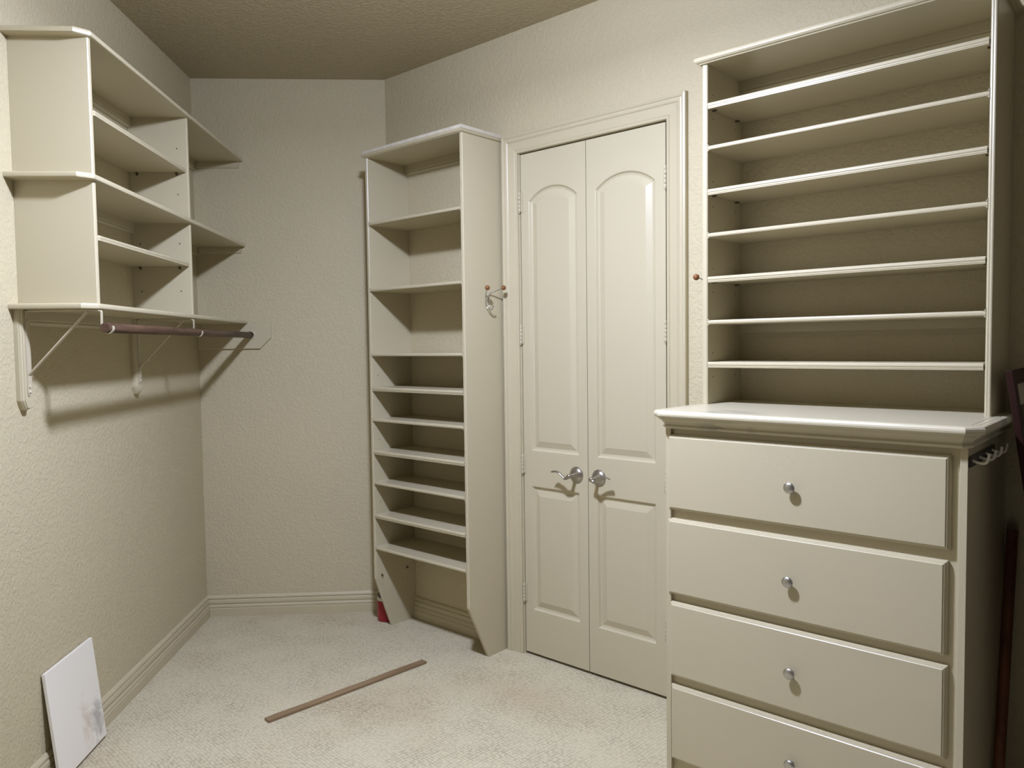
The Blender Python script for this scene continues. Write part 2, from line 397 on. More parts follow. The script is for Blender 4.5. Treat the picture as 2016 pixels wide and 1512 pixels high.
# door casing: profile across the width (w outward from the opening, depth into room)
CASP = [(0, 0), (0, .010), (.003, .0145), (.009, .0155), (.013, .013), (.0145, .0105), (.017, .012), (.050, .0165), (.052, .0145), (.055, .0150),
        (.060, .0195), (.068, .0215), (.074, .0205), (.0765, .0235), (.083, .026), (.090, .024), (.0925, .018), (.0925, 0)]
b = BM()
cx0, cx1, czt = DX0-.011, DX1+.011, DZT+.006
path = [((cx0, 0), (-1, 0)), ((cx0, czt), (-1, 1)), ((cx1, czt), (1, 1)), ((cx1, 0), (1, 0))]
rings = []
for (px, pz), (ox, oz) in path:
    rings.append([b.verts.new((px+ox*w_, D-d_, pz+oz*w_)) for w_, d_ in CASP])
k = len(CASP)
for r0, r1 in zip(rings, rings[1:]):
    for j in range(k): b.faces.new((r0[j], r0[(j+1) % k], r1[(j+1) % k], r1[j]))
b.faces.new(rings[0]); b.faces.new(rings[-1][::-1])
struct('trim_1', b, M_TRIM, 'cream moulded casing framing the double doors', 'door casing')
b = BM()
box(b, DX0-.0119, DX0-.0048, D, D+.12, 0, DZT+.0119); box(b, DX1+.0048, DX1+.0119, D, D+.12, 0, DZT+.0119)
box(b, DX0-.0048, DX1+.0048, D, D+.12, DZT+.0060, DZT+.0119)
struct('trim_2', b, M_TRIM, 'cream door jamb lining the double door opening', 'door jamb')

# ------------------------------------------------------------------ doors
def door_leaf(name, x0, x1, hinge_left, px0, px1, label):
    root = thing(name, label, 'door', T((x0+x1)/2, D, 0), kind='structure')
    yf = D+.0015; yb = yf+.034
    zb, zt = .014, DZT
    lo0, lo1, up0_, spring, apex = .2265, .8270, .9970, 2.1735, 2.2305
    hw = (px1-px0)/2; xm = (px0+px1)/2; rise = apex-spring; R = (hw*hw+rise*rise)/(2*rise); zc_ = apex-R
    NA = 18
    def outline(kind, d):
        if kind == 'low': return [(px0+d, lo0+d), (px1-d, lo0+d), (px1-d, lo1-d), (px0+d, lo1-d)]
        pts = [(px0+d, up0_+d), (px1-d, up0_+d)]
        r = R-d; h = hw-d
        a1 = math.asin(h/r)
        for i in range(NA+1):
            a = a1-2*a1*i/NA
            pts.append((xm+r*math.sin(a), zc_+r*math.cos(a)))
        return pts
    b = BM()
    def q(*p): b.faces.new([b.verts.new((x, yf, z)) for x, z in p])
    q((x0, zb), (px0, zb), (px0, zt), (x0, zt)); q((px1, zb), (x1, zb), (x1, zt), (px1, zt))
    q((px0, zb), (px1, zb), (px1, lo0), (px0, lo0)); q((px0, lo1), (px1, lo1), (px1, up0_), (px0, up0_))
    arch = outline('up', 0)[2:]
    for p, r in zip(arch, arch[1:]): q(r, p, (p[0], zt), (r[0], zt))
    for kind in ('low', 'up'):
        prof = [(0, 0), (.0025, .0015), (.006, .0065), (.0085, .0090), (.011, .0090), (.013, .0105), (.0185, .0110), (.0435, .0035), (.046, .0025)]
        rr = [[Vector((x, yf+dep, z)) for x, z in outline(kind, d)] for d, dep in prof]
        vv = [[b.verts.new(p) for p in r] for r in rr]; n = len(vv[0])
        for a, c2 in zip(vv, vv[1:]):
            for i in range(n): b.faces.new((a[i], a[(i+1) % n], c2[(i+1) % n], c2[i]))
        b.faces.new(vv[-1])
    # back and edges
    for p in ([(x0, yf, zb), (x0, yf, zt), (x0, yb, zt), (x0, yb, zb)], [(x1, yf, zb), (x1, yf, zt), (x1, yb, zt), (x1, yb, zb)],
              [(x0, yf, zb), (x1, yf, zb), (x1, yb, zb), (x0, yb, zb)], [(x0, yf, zt), (x1, yf, zt), (x1, yb, zt), (x0, yb, zt)],
              [(x0, yb, zb), (x1, yb, zb), (x1, yb, zt), (x0, yb, zt)]):
        b.faces.new([b.verts.new(v) for v in p])
    obj('door_panel', b, M_DOOR, root)
    hx = x0-.003 if hinge_left else x1+.003
    for z0, z1 in ((2.128, 2.222), (1.506, 1.595), (.886, .976), (.260, .350)):
        b = BM()
        for i in range(5):
            za = z0+(z1-z0)*i/5; zz = z0+(z1-z0)*(i+1)/5-.0012
            lathe(b, [(0, za), (.0052, za), (.0058, za+.001), (.0058, zz-.001), (.0052, zz), (0, zz)], T(hx, D-.0075, 0), 12)
        lathe(b, [(0, z0-.007), (.003, z0-.006), (.0042, z0-.002), (.003, z0+.001)], T(hx, D-.0075, 0), 10)
        lathe(b, [(.003, z1-.001), (.0040, z1+.002), (.0025, z1+.005), (0, z1+.0055)], T(hx, D-.0075, 0), 10)
        sx = 1 if hinge_left else -1
        box(b, min(hx, hx+sx*.014), max(hx, hx+sx*.014), D-.0016, D+.0010, z0, z1)
        obj('hinge', b, M_DOOR, root, smooth=40)
    return root
d1 = door_leaf('door_1', DX0, DXM-.0016, True, -2.3535, -2.0735, 'left leaf of the cream double doors, lever pointing left')
d2 = door_leaf('door_2', DXM+.0016, DX1, False, -1.9735, -1.6745, 'right leaf of the cream double doors, lever pointing right')
def lever(root, cx, cz, s):
    y0 = D+.0014
    M = T(cx, y0, cz) @ Matrix.Rotation(math.pi/2, 4, 'X')
    h = thing('door_lever', None, None, ROOTM[root.name]); h.parent = root; h.matrix_world = ROOTM[root.name]
    h.matrix_parent_inverse = Matrix(); h.location = (0, 0, 0); h['label'] = 'satin nickel lever handle'
    b = BM(); lathe(b, [(.0365, 0), (.0365, .003), (.035, .0055), (.030, .0075), (.0285, .0095), (.026, .0115), (.0215, .013), (.0195, .0165), (.014, .0185), (0, .019)], M, 40)
    obj('rose', b, M_NICKEL, h, smooth=35)
    b = BM(); lathe(b, [(.0130, .0125), (.0125, .022), (.0095, .026), (.0088, .045), (.0095, .054), (.0105, .060), (.0095, .066), (.006, .069), (0, .0695)], M, 24)
    yl = y0-.0600
    rel = [(.0, .000, .0), (.012, -.009, .0), (.025, -.0105, .001), (.038, .0015, .003), (.053, .012, .004), (.073, .0165, .002), (.086, .015, -.001), (.0965, .0085, -.004)]
    pts = smooth_path([(cx+s*a, yl-d_, cz+z_) for a, z_, d_ in rel], 5)
    n = len(pts)
    ra = [.0085-.0030*min(1, i/(n*.35)) if i < n*.35 else .0052-.0024*((i/n-.35)/.65) for i in range(n)]     # thin way (in the bending plane)
    rb = [.0085+.0035*(i/(n-1))-.0015*math.sin(math.pi*i/(n-1)) for i in range(n)]                      # broad way
    ra[-1] = .0012; rb[-1] = .0065; rb[-2] = .0095
    tube(b, pts, ra, 16, rb, n0=(0, 0, 1))
    obj('lever_handle', b, M_NICKEL, h, smooth=50)
lever(d1, -2.0865, .9085, -1)
lever(d2, -1.9635, .9075, 1)

# ------------------------------------------------------------------ shelf helpers
NOSE_FIX = [(.0, .0), (.0, -.0165), (-.0, -.0165)]
def shelf_board(bm, x0, x1, yf, yb, zt, th=.016, kind='fixed', M=None):
    """front edge at yf facing -y; profile extruded along x"""
    t = BM()
    if kind == 'fixed':
        pr = [(yb, zt), (yf+.005, zt), (yf+.0015, zt-.0018), (yf, zt-.005), (yf, zt-th+.005), (yf+.0015, zt-th+.0015), (yf+.004, zt-th+.0008), (yf+.0045, zt-th+.0018),
              (yf+.006, zt-th+.0018), (yf+.0065, zt-th), (yb, zt-th)]
    else:
        nh = max(th, .0205)
        pr = [(yb, zt), (yf+.006, zt), (yf+.003, zt-.001), (yf+.0005, zt-.0045), (yf, zt-.008), (yf, zt-.0105), (yf+.0018, zt-.0120), (yf+.0018, zt-nh+.004),
              (yf+.0032, zt-nh+.002), (yf+.0032, zt-nh), (yf+.018, zt-nh), (yf+.018, zt-th), (yb, zt-th)]
    prism(t, [(x0, y, z) for y, z in pr], (x1-x0, 0, 0))
    merge(bm, t, M)
def pin_holes(bm, pts, nrm, r=.0024, mi=1):
    """small dark recess discs just proud of a panel face"""
    n = Vector(nrm); u = Vector((0, 0, 1)); v = n.cross(u)
    for p in pts:
        c_ = Vector(p)+n*.00015
        f = bm.faces.new([bm.verts.new(c_+(u*math.cos(a)+v*math.sin(a))*r) for a in [2*math.pi*k/10 for k in range(10)]])
        f.material_index = mi
def fillets(bm, x, s, yf, z, th, r=.008):
    """little rounded inside corners where a fixed shelf meets an upright; s = direction into the bay"""
    for zz, sz in ((z, 1), (z-th, -1)):
        pts = [(x, yf+.0005, zz), (x+s*r, yf+.0005, zz)]
        for k in range(1, 6):
            a = math.pi/2*k/6
            pts.append((x+s*(r-r*math.sin(a)), yf+.0005, zz+sz*(r-r*math.cos(a))))
        pts.append((x, yf+.0005, zz+sz*r))
        prism(bm, pts, (0, .006, 0))
def upright(bm, x0, x1, yf, yb, z0, z1, clip=None, M=None):
    """side panel with a beaded front edge; clip=(z_break, y_foot) cuts the lower front corner"""
    t = BM(); m = (x0+x1)/2; hx = (x1-x0)/2
    prof = [(x0, yb), (x0, yf+.004), (x0+hx*.25, yf+.001), (x0+hx*.6, yf), (m, yf+.0008), (x1-hx*.6, yf), (x1-hx*.25, yf+.001), (x1, yf+.004), (x1, yb)]
    if not clip:
        prism(t, [(x, y, z0) for x, y in prof], (0, 0, z1-z0))
    else:
        zk, yfoot = clip; dy = yfoot-yf
        r1 = [(x, y, z1) for x, y in prof]; r2 = [(x, y, zk) for x, y in prof]
        r3 = [(x, (y+dy if y < yb-.01 else y), z0) for x, y in prof]
        rings_stack(t, [[Vector(p) for p in r] for r in (r1, r2, r3)])
    merge(bm, t, M)
def cleat(bm, x0, x1, yw, zt, h=.046, t=.017, M=None):
    """wall cleat under a shelf: face towards -y, wall at yw"""
    tt = BM()
    pr = [(yw, zt), (yw-t, zt), (yw-t, zt-h*.62), (yw-t*.72, zt-h*.70), (yw-t*.85, zt-h*.80), (yw-t*.5, zt-h*.93), (yw-t*.35, zt-h), (yw, zt-h)]
    prism(tt, [(x0, y, z) for y, z in pr], (x1-x0, 0, 0)); merge(bm, tt, M)

# ------------------------------------------------------------------ tall shelf unit by the doors
TX0, TX1, TYF, TZT = -3.2215, -2.5128, D-.2751, 2.4705
tr = thing('tall_shelf_unit', 'tall narrow cream open shelf unit between the angled wall and the double doors', 'shelf unit', T((TX0+TX1)/2, D-.14, 0))
PW = .0185
b = BM(); upright(b, TX0, TX0+PW, TYF, D-.0005, .0, TZT, (.278, 2.618))
hs = [(2.5585, z) for z in (1.351, 1.230, 1.015, .899, .683, .561, .240)]+[(2.7315, z) for z in (1.350, 1.230, 1.016, .682, .237)]
pin_holes(b, [(TX0+PW, y, z) for y, z in hs], (1, 0, 0))
obj('side_panel', b, [M_CREAM, M_HOLE], tr)
b = BM(); upright(b, TX1-PW, TX1, TYF, D-.0005, .0, TZT, (.268, 2.645))
obj('side_panel', b, [M_CREAM, M_HOLE], tr)
TF = [2.1405, 1.8010, 1.4672, 1.1270, .7945, .4490]; TA = [1.2915, .9600, .6225]
for z in TF:
    b = BM(); shelf_board(b, TX0+PW, TX1-PW, TYF+.0008, D-.0005, z, .0155)
    fillets(b, TX0+PW, 1, TYF, z, .0155, .006); fillets(b, TX1-PW, -1, TYF, z, .0155, .006)
    obj('shelf', b, M_CREAM, tr)
for z in TA:
    b = BM(); shelf_board(b, TX0+PW+.002, TX1-PW-.002, TYF-.001, D-.001, z, .016, 'adj')
    obj('shelf', b, M_CREAM, tr, label='adjustable shelf with a moulded front edge')
for y, z in ((2.556, .291), (2.7305, .2935)):
    b = BM(); tube(b, [(TX0+PW-.001, y, z), (TX0+PW+.012, y, z)], .0032, 8); box(b, TX0+PW, TX0+PW+.002, y-.004, y+.004, z-.006, z+.006)
    box(b, TX0+PW+.002, TX0+PW+.012, y-.0035, y+.0035, z-.001, z+.001)
    obj('shelf_pin', b, M_CLIP, tr, label='bare metal shelf support pin')
b = BM(); cleat(b, TX0+PW, TX1-PW, D-.0004, TZT, .050); obj('cleat', b, M_CREAM, tr)
# crown: moulded board with a rougher strip on top
b = BM()
x0, x1, y0, y1 = TX0-.013, TX1+.006, TYF-.016, D-.0005
def mould(bm, x0, x1, y0, y1, prof):
    """stack (overhang inset, z) rings; only left, front and right edges recede"""
    rr = []
    for ins, z in prof: rr.append([Vector(p) for p in ((x0+ins, y1, z), (x0+ins, y0+ins, z), (x1-ins, y0+ins, z), (x1-ins, y1, z))])
    rings_stack(bm, rr)
b2 = BM(); mould(b2, x0, x1, y0, y1, [(.011, TZT), (.009, TZT+.002), (.004, TZT+.004), (.001, TZT+.008), (0, TZT+.012), (.002, TZT+.016), (.006, TZT+.018)]); merge(b, b2)
obj('crown_board', b, M_CREAM, tr)
b = BM(); b2 = BM(); mould(b2, x0+.004, x1-.003, y0+.008, y1, [(.0015, TZT+.018), (0, TZT+.020), (0, TZT+.033), (.003, TZT+.036)]); merge(b, b2)
obj('crown_cap', b, simple('bare_rough_cream_edge', (.60, .56, .46), .7, noise=.22, nscale=45, bump=.0012, bscale=90), tr, label='rough unpainted strip on top')

# ------------------------------------------------------------------ dresser with hutch
DRX0, DRX1, DRYF = -1.3035, -.4255, 2.2385
dr = thing('dresser', 'cream painted four drawer dresser topped by a wide seven shelf hutch', 'dresser', T((DRX0+DRX1)/2, D-.28, 0))
b = BM()
box(b, DRX0, DRX0+.018, DRYF, D-.0205, 0, 1.222, bev=.0008); box(b, DRX1-.018, DRX1, DRYF, D-.0205, 0, 1.222, bev=.0008)
box(b, DRX0+.018, DRX1-.018, D-.03, D-.021, 0, 1.222)
fy0, fy1 = DRYF+.0135, DRYF+.031
box(b, DRX0+.070, DRX1-.070, fy0, fy1, 1.185, 1.222)
for z0, z1 in ((.905, .968), (.625, .685), (.345, .405), (0, .120)): box(b, DRX0+.070, DRX1-.070, fy0, fy1, z0, z1)
box(b, DRX0+.0181, DRX0+.0701, fy0+.0002, fy1, 0, 1.222); box(b, DRX1-.0701, DRX1-.0181, fy0+.0002, fy1, 0, 1.222)
obj('body', b, M_CREAM, dr)
DRY = 2.231
def drawer(x0, x1, z0, z1, kx, kz):
    b = BM()
    rr = []
    for ins, y in ((0, DRY+.0215), (0, DRY+.0115), (.0010, DRY+.0095), (.0025, DRY+.0088), (.0032, DRY+.0062), (.0050, DRY+.0055), (.0056, DRY+.0035), (.0085, DRY+.0022), (.0105, DRY)):
        rr.append([Vector(p) for p in ((x0+ins, y, z0+ins), (x1-ins, y, z0+ins), (x1-ins, y, z1-ins), (x0+ins, y, z1-ins))])
    rings_stack(b, rr)
    box(b, x0+.04, x1-.04, DRY+.0215, DRY+.45, z0+.02, z1-.05)
    d = obj('drawer', b, M_CREAM, dr)
    b = BM(); M = T(kx, DRY+.0005, kz) @ Matrix.Rotation(math.pi/2, 4, 'X')
    lathe(b, [(0, 0), (.0085, 0), (.0085, .0015), (.006, .003), (.0055, .010), (.0075, .0135), (.0150, .0150), (.0168, .0170), (.0168, .0190), (.0150, .0215), (.0105, .0235), (.005, .0243), (0, .0245)], M, 32)
    obj('knob', b, M_KNOB, d, smooth=45, label='brushed nickel round knob')
drawer(-1.2945, -.4640, .9495, 1.2000, -.8795, 1.0705)
drawer(-1.2965, -.4685, .6660, .9210, -.8835, .7892)
drawer(-1.2895, -.4655, .3885, .6415, -.8775, .5143)
drawer(-1.2860, -.4680, .1050, .3605, -.8745, .2358)

# countertop with cornice; clipped front corners
CX0, CX1, CYF, CYB, CZ = -1.3445, -.3855, 2.192, D-.0006, 1.2805
def ctop(ins, z, ch=.038):
    x0, x1, y0 = CX0+ins, CX1-ins, CYF+ins; c_ = ch-ins*.586
    return [Vector(p) for p in ((x0, CYB, z), (x0, y0+c_, z), (x0+c_, y0, z), (x1-c_, y0, z), (x1, y0+c_, z), (x1, CYB, z))]
b = BM()
prof = [(.0400, 1.2195), (.0375, 1.2200), (.0330, 1.2215), (.0290, 1.2240), (.0280, 1.2265), (.0290, 1.2290), (.0325, 1.2310), (.0335, 1.2325), (.0310, 1.2360), (.0250, 1.2440), (.0160, 1.2500), (.0135, 1.2515),
        (.0125, 1.2550), (.0090, 1.2560), (.0040, 1.2585), (.0010, 1.2630), (0, 1.2680), (.0010, 1.2730), (.0040, 1.2775), (.0085, 1.2800), (.0130, CZ), (.0160, CZ), (.0165, CZ-.0022), (.0180, CZ-.0022), (.0185, CZ), (.0330, CZ), (.0335, CZ-.0022), (.0350, CZ-.0022), (.0355, CZ)]
rings_stack(b, [ctop(i, z) for i, z in prof])
ct = obj('countertop', b, M_COUNTER, dr, smooth=22)
# hutch
HX0, HX1, HYF, HZT = -1.3180, -.4245, D-.2732, 2.4735
HPL, HPR = .0205, .0170
b = BM(); upright(b, HX0, HX0+HPL, HYF, D-.0005, CZ+.0002, HZT)
hz = (2.375, 2.2916, 2.0724, 1.9845, 1.7645, 1.6800, 1.4628, 1.3778)
pin_holes(b, [(HX0+HPL, 2.5615, z) for z in hz]+[(HX0+HPL, 2.7425, z) for z in hz if abs(z-2.375) > .01], (1, 0, 0), .0026)
obj('hutch_side', b, [M_CREAM, M_HOLE], dr)
b = BM(); upright(b, HX1-HPR, HX1, HYF, D-.0005, CZ+.0002, HZT); obj('hutch_side', b, [M_CREAM, M_HOLE], dr)
for z in (2.1910, 1.8865, 1.5800):
    b = BM(); shelf_board(b, HX0+HPL, HX1-HPR, HYF+.0006, D-.0005, z, .0150)
    fillets(b, HX0+HPL, 1, HYF, z, .0150, .009); fillets(b, HX1-HPR, -1, HYF, z, .0150, .009)
    obj('shelf', b, M_CREAM, dr)
for z in (2.3395, 2.0402, 1.7335, 1.4317):
    b = BM(); shelf_board(b, HX0+HPL+.0015, HX1-HPR-.0035, HYF-.0015, D-.001, z, .0165, 'adj')
    obj('shelf', b, M_CREAM, dr, label='adjustable shelf with a moulded front edge')
    for x, s in ((HX0+HPL, 1), (HX1-HPR, -1)):
        for y in (2.5615, 2.7425):
            b = BM(); zz = z-.0165-.003
            box(b, min(x-s*.001, x+s*.014), max(x-s*.001, x+s*.014), y-.004, y+.004, zz-.0016, zz+0.0036)
            tube(b, [(x-s*.001, y, zz), (x+s*.005, y, zz)], .0035, 8)
            obj('shelf_pin', b, M_CLIP, dr)
b = BM(); cleat(b, HX0+HPL, HX1-HPR, D-.0004, HZT, .048); obj('cleat', b, M_CREAM, dr)
b = BM(); cleat(b, HX0+HPL, HX1-HPR, D-.0004, 1.5649, .046); obj('cleat', b, M_CREAM, dr)
b = BM(); mould(b, HX0-.021, HX1+.021, HYF-.022, D-.0005, [(.014, HZT), (.012, HZT+.003), (.006, HZT+.005), (.001, HZT+.010), (0, HZT+.015), (.002, HZT+.021), (.006, HZT+.024)])
obj('crown_board', b, M_CREAM, dr)

# peg rack on the dresser side
pk = thing('peg_rack', 'small rack of four upturned pale pegs on the shaded right side of the dresser', 'hook rack', T(DRX1, 2.40, 1.185))
b = BM(); box(b, DRX1+.0002, DRX1+.006, 2.243, 2.56, 1.171, 1.199, bev=.0015); obj('rail', b, M_RAIL, pk)
for y in (2.262, 2.345, 2.430, 2.515):
    b = BM(); X = DRX1+.005
    tube(b, smooth_path([(X, y, 1.1875), (X+.012, y, 1.1835), (X+.024, y, 1.1815), (X+.032, y, 1.1850), (X+.036, y, 1.1940), (X+.038, y, 1.2080)], 4), .0037, 10)
    obj('peg', b, M_PEG, pk, smooth=60)

# ------------------------------------------------------------------ hanging shelf unit on the left wall (built in the wall frame)
lu = thing('wall_shelf_unit', 'cream cubby shelf unit hung high on the left wall above the closet rod', 'shelf unit', ML @ T(.88, 0, 1.65))
MLI = ML
def lobj(name, bm, m, parent=lu, **k):
    bm.transform(ML); return obj(name, bm, m, parent, **k)
ZT, ZM, ZB = 2.5415, 2.0785, 1.6555
def lshelf(zt, a1, th=.0185, bf=.2690, chx=.037, chy=.041, a0=.0005):
    """shelf with clipped near corner: rings in plan with a rounded nose"""
    def plan(ins, z):
        return [Vector(p) for p in ((a0, .0005, z), (a1-ins, .0005, z), (a1-ins, bf-chy+ins*.1, z), (a1-chx-ins*.3, bf-ins, z), (a0, bf-ins, z))]
    b = BM()
    rings_stack(b, [plan(i, z) for i, z in ((.0055, zt-th), (.0050, zt-th+.0014), (.0030, zt-th+.0014), (.0022, zt-th+.0010), (.0008, zt-th+.003), (0, zt-th*.6), (0, zt-th*.35), (.0012, zt-.003), (.0045, zt))])
    return b
for z, a1 in ((ZT, 1.7620), (ZM, 1.7760), (ZB, 1.7800)):
    lobj('shelf', lshelf(z, a1), M_CREAM, smooth=20)
def lupright(a0, a1, z0, z1, holes=()):
    b = BM(); m = (a0+a1)/2; hx = (a1-a0)/2; bf = .2555
    prof = [(a0, .0005), (a0, bf-.004), (a0+hx*.25, bf-.001), (a0+hx*.6, bf), (m, bf-.0008), (a1-hx*.6, bf), (a1-hx*.25, bf-.001), (a1, bf-.004), (a1, .0005)]
    prism(b, [(x, y, z0) for x, y in prof], (0, 0, z1-z0))
    pin_holes(b, [(a1, y, z) for y, z in holes], (1, 0, 0), .0030)
    return b
TH = .0185
for z0, z1 in ((ZM+.0001, ZT-TH), (ZB+.0001, ZM-TH)):
    lobj('end_panel', lupright(1.7005, 1.7200, z0, z1), [M_CREAM, M_HOLE])
lobj('divider', lupright(.8065, .8260, ZM+.0001, ZT-TH, [(.2095, 2.388), (.0375, 2.388), (.2090, 2.187), (.0375, 2.187)]), [M_CREAM, M_HOLE])
lobj('divider', lupright(.8065, .8260, ZB+.0001, ZM-TH, [(.2090, 1.970), (.0375, 1.970), (.2080, 1.760), (.0375, 1.760)]), [M_CREAM, M_HOLE])
for zt in (2.3010, 1.8875):
    b = BM(); a0, a1, bf = .8275, 1.699, .2490; th = .0175
    def plan(ins, z): return [Vector(p) for p in ((a0, .001, z), (a1, .001, z), (a1, bf-.016-ins, z), (a1-.028, bf-ins, z), (a0, bf-ins, z))]
    rings_stack(b, [plan(i, z) for i, z in ((.0035, zt-th-.001), (.0015, zt-th), (.0012, zt-.011), (0, zt-.009), (0, zt-.005), (.002, zt-.0015), (.005, zt))])
    lobj('shelf', b, M_CREAM, label='adjustable cubby shelf')
    for y in (.0350, .2060):
        b = BM(); z = zt-th-.0055
        box(b, .8260, .8275, y-.005, y+.005, z-.008, z+.003); box(b, .8275, .838, y-.0045, y+.0045, z+.001, z+.0040)
        lobj('shelf_pin', b, M_CLIP)
# cleats along the left wall (y out of the wall) and short ones on the angled wall
def lcleat_L(a0, a1, zt, h=.046, t=.017):
    b = BM(); pr = [(.0003, zt), (t, zt), (t, zt-h*.62), (t*.72, zt-h*.70), (t*.85, zt-h*.80), (t*.5, zt-h*.93), (t*.35, zt-h), (.0003, zt-h)]
    prism(b, [(a0, y, z) for y, z in pr], (a1-a0, 0, 0)); return b
def lcleat_M(b1, zt, h=.034, t=.014):
    b = BM(); pr = [(.0003, zt), (t, zt), (t, zt-h*.62), (t*.72, zt-h*.72), (t*.8, zt-h*.85), (t*.4, zt-h), (.0003, zt-h)]
    prism(b, [(x, .018, z) for x, z in pr], (0, b1-.018, 0)); return b
for zt in (ZT-TH, ZM-TH):
    lobj('cleat', lcleat_L(.8262, 1.7003, zt), M_CREAM); lobj('cleat', lcleat_L(.0003, .8063, zt), M_CREAM)
    lobj('cleat', lcleat_M(.2480, zt), M_CREAM)
lobj('cleat', lcleat_L(.0160, .822, ZB-TH, .05), M_CREAM); lobj('cleat', lcleat_L(.888, 1.692, ZB-TH, .05), M_CREAM)
# board with a clipped corner carrying the rod socket on the angled wall
b = BM()
zt, zb_ = ZB-TH-.0002, 1.4985
def rb(ins, a): return [Vector(p) for p in ((a, .0006, zt-ins*0), (a, .3960-ins, zt-ins*0), (a, .3960-ins, zb_+.061+ins*.4), (a, .3340-ins*.4, zb_+ins), (a, .0006, zb_+ins))]
rings_stack(b, [rb(0, .0003), rb(0, .0115), (rb(.0015, .0135)), rb(.004, .0150)])
bd = lobj('rod_board', b, M_CREAM)
b = BM(); RODB, RODZ = .2865, 1.5745
MR_ = T(.0150, RODB, RODZ) @ Matrix.Rotation(math.pi/2, 4, 'Y')
lathe(b, [(0, .0), (.0255, 0), (.0255, .003), (.0235, .004), (.0225, .010), (.0205, .0105), (.0195, .010), (.0195, .004), (0, .004)], MR_, 28)
lobj('rod_socket', b, M_BRACKET, bd, smooth=40)
# two shelf-and-rod brackets
def bracket(ac):
    # grooved backing board pointed at its foot
    b = BM(); hw_ = .0275; zt = ZB-TH-.0002
    def out(ins, y): return [Vector(p) for p in ((ac-hw_+ins, y, zt), (ac+hw_-ins, y, zt), (ac+hw_-ins, y, 1.338+ins*.3), (ac+.010, y, 1.3065+ins), (ac-.010, y, 1.3065+ins), (ac-hw_+ins, y, 1.338+ins*.3))]
    rings_stack(b, [out(i, y) for i, y in ((0, .0004), (0, .013), (.0015, .0150), (.0015, .0165), (.0030, .0200), (.0060, .0225), (.0062, .0250), (.0075, .0262))])
    bk = lobj('bracket_board', b, M_CREAM)
    W = .0065; yb = .0265
    b = BM()
    # upright strap, arm under the shelf
    zs0, zs1 = 1.352, ZB-TH-.0032
    prism(b, [(ac-.0105, yb, zs0+.012), (ac-.0105, yb, zs1), (ac+.0105, yb, zs1), (ac+.0105, yb, zs0+.012), (ac+.007, yb, zs0+.003), (ac, yb, zs0), (ac-.007, yb, zs0+.003)], (0, .0026, 0))
    box(b, ac-.0105, ac+.0105, yb, .2640, zs1-0.0036, zs1)
    for z in (1.366, 1.384, 1.600): lathe(b, [(0, .0045), (.0035, .004), (.0055, .002), (.0055, 0)], T(ac, yb+.0026, z) @ Matrix.Rotation(-math.pi/2, 4, 'X'), 12)
    s = lobj('shelf_bracket', b, M_BRACKET, bk)
    ROOTM[s.name] = ROOTM[lu.name]
    # brace
    b = BM(); p0 = Vector((ac, yb+.004, 1.4245)); p1 = Vector((ac, .2235, zs1-.004)); d = (p1-p0).normalized(); n = Vector((1, 0, 0)).cross(d).normalized()
    prism(b, [p0-Vector((W, 0, 0))-n*.0022, p0+Vector((W, 0, 0))-n*.0022, p0+Vector((W, 0, 0))+n*.0022, p0-Vector((W, 0, 0))+n*.0022], p1-p0)
    lobj('brace', b, M_BRACKET, bk)
    # rod hook: strap from the arm end, down and round under the rod
    pts = [(.2600, zs1-.0014), (.2660, zs1-.0016), (.2682, zs1-.006), (RODB-.0186, RODZ+.012)]
    for k in range(0, 15):
        a = math.radians(175+k*(205-0)/14)
        pts.append((RODB+.0186*math.cos(a), RODZ+.0186*math.sin(a)))
    b = BM(); n = len(pts); th_ = .0013; hwv = .0062
    rr = []
    for i, (y, z) in enumerate(pts):
        y0_, z0_ = pts[max(i-1, 0)]; y1_, z1_ = pts[min(i+1, n-1)]
        t_ = Vector((y1_-y0_, z1_-z0_)).normalized(); nn = Vector((-t_.y, t_.x))*th_
        rr.append([Vector((ac-hwv, y-nn.x, z-nn.y)), Vector((ac+hwv, y-nn.x, z-nn.y)), Vector((ac+hwv, y+nn.x, z+nn.y)), Vector((ac-hwv, y+nn.x, z+nn.y))])
    rings_stack(b, rr)
    lobj('rod_hook', b, M_BRACKET, bk)
bracket(1.7275); bracket(.8550)

# closet rod (lifts out of its hooks)
b = BM(); tube(b, [(.0196, RODB, RODZ), (.6, RODB, RODZ), (1.2, RODB, RODZ), (1.7470, RODB, RODZ), (1.7485, RODB, RODZ)], [.0165, .0165, .0165, .0165, .0155], 28)
me_rod = thing  # (kept simple: the rod is one mesh)
rod = bpy.data.meshes.new('closet_rod'); bmesh.ops.recalc_face_normals(b, faces=b.faces)
b.transform(T(-.88, -RODB, -RODZ)); b.to_mesh(rod); b.free(); rod.materials.append(M_ROD)
ro = bpy.data.objects.new('closet_rod', rod); COL.objects.link(ro); ro.matrix_world = ML @ T(.88, RODB, RODZ)
ro['label'] = 'round dark brown wooden rod resting in hooks under the left shelf unit'; ro['category'] = 'closet rod'

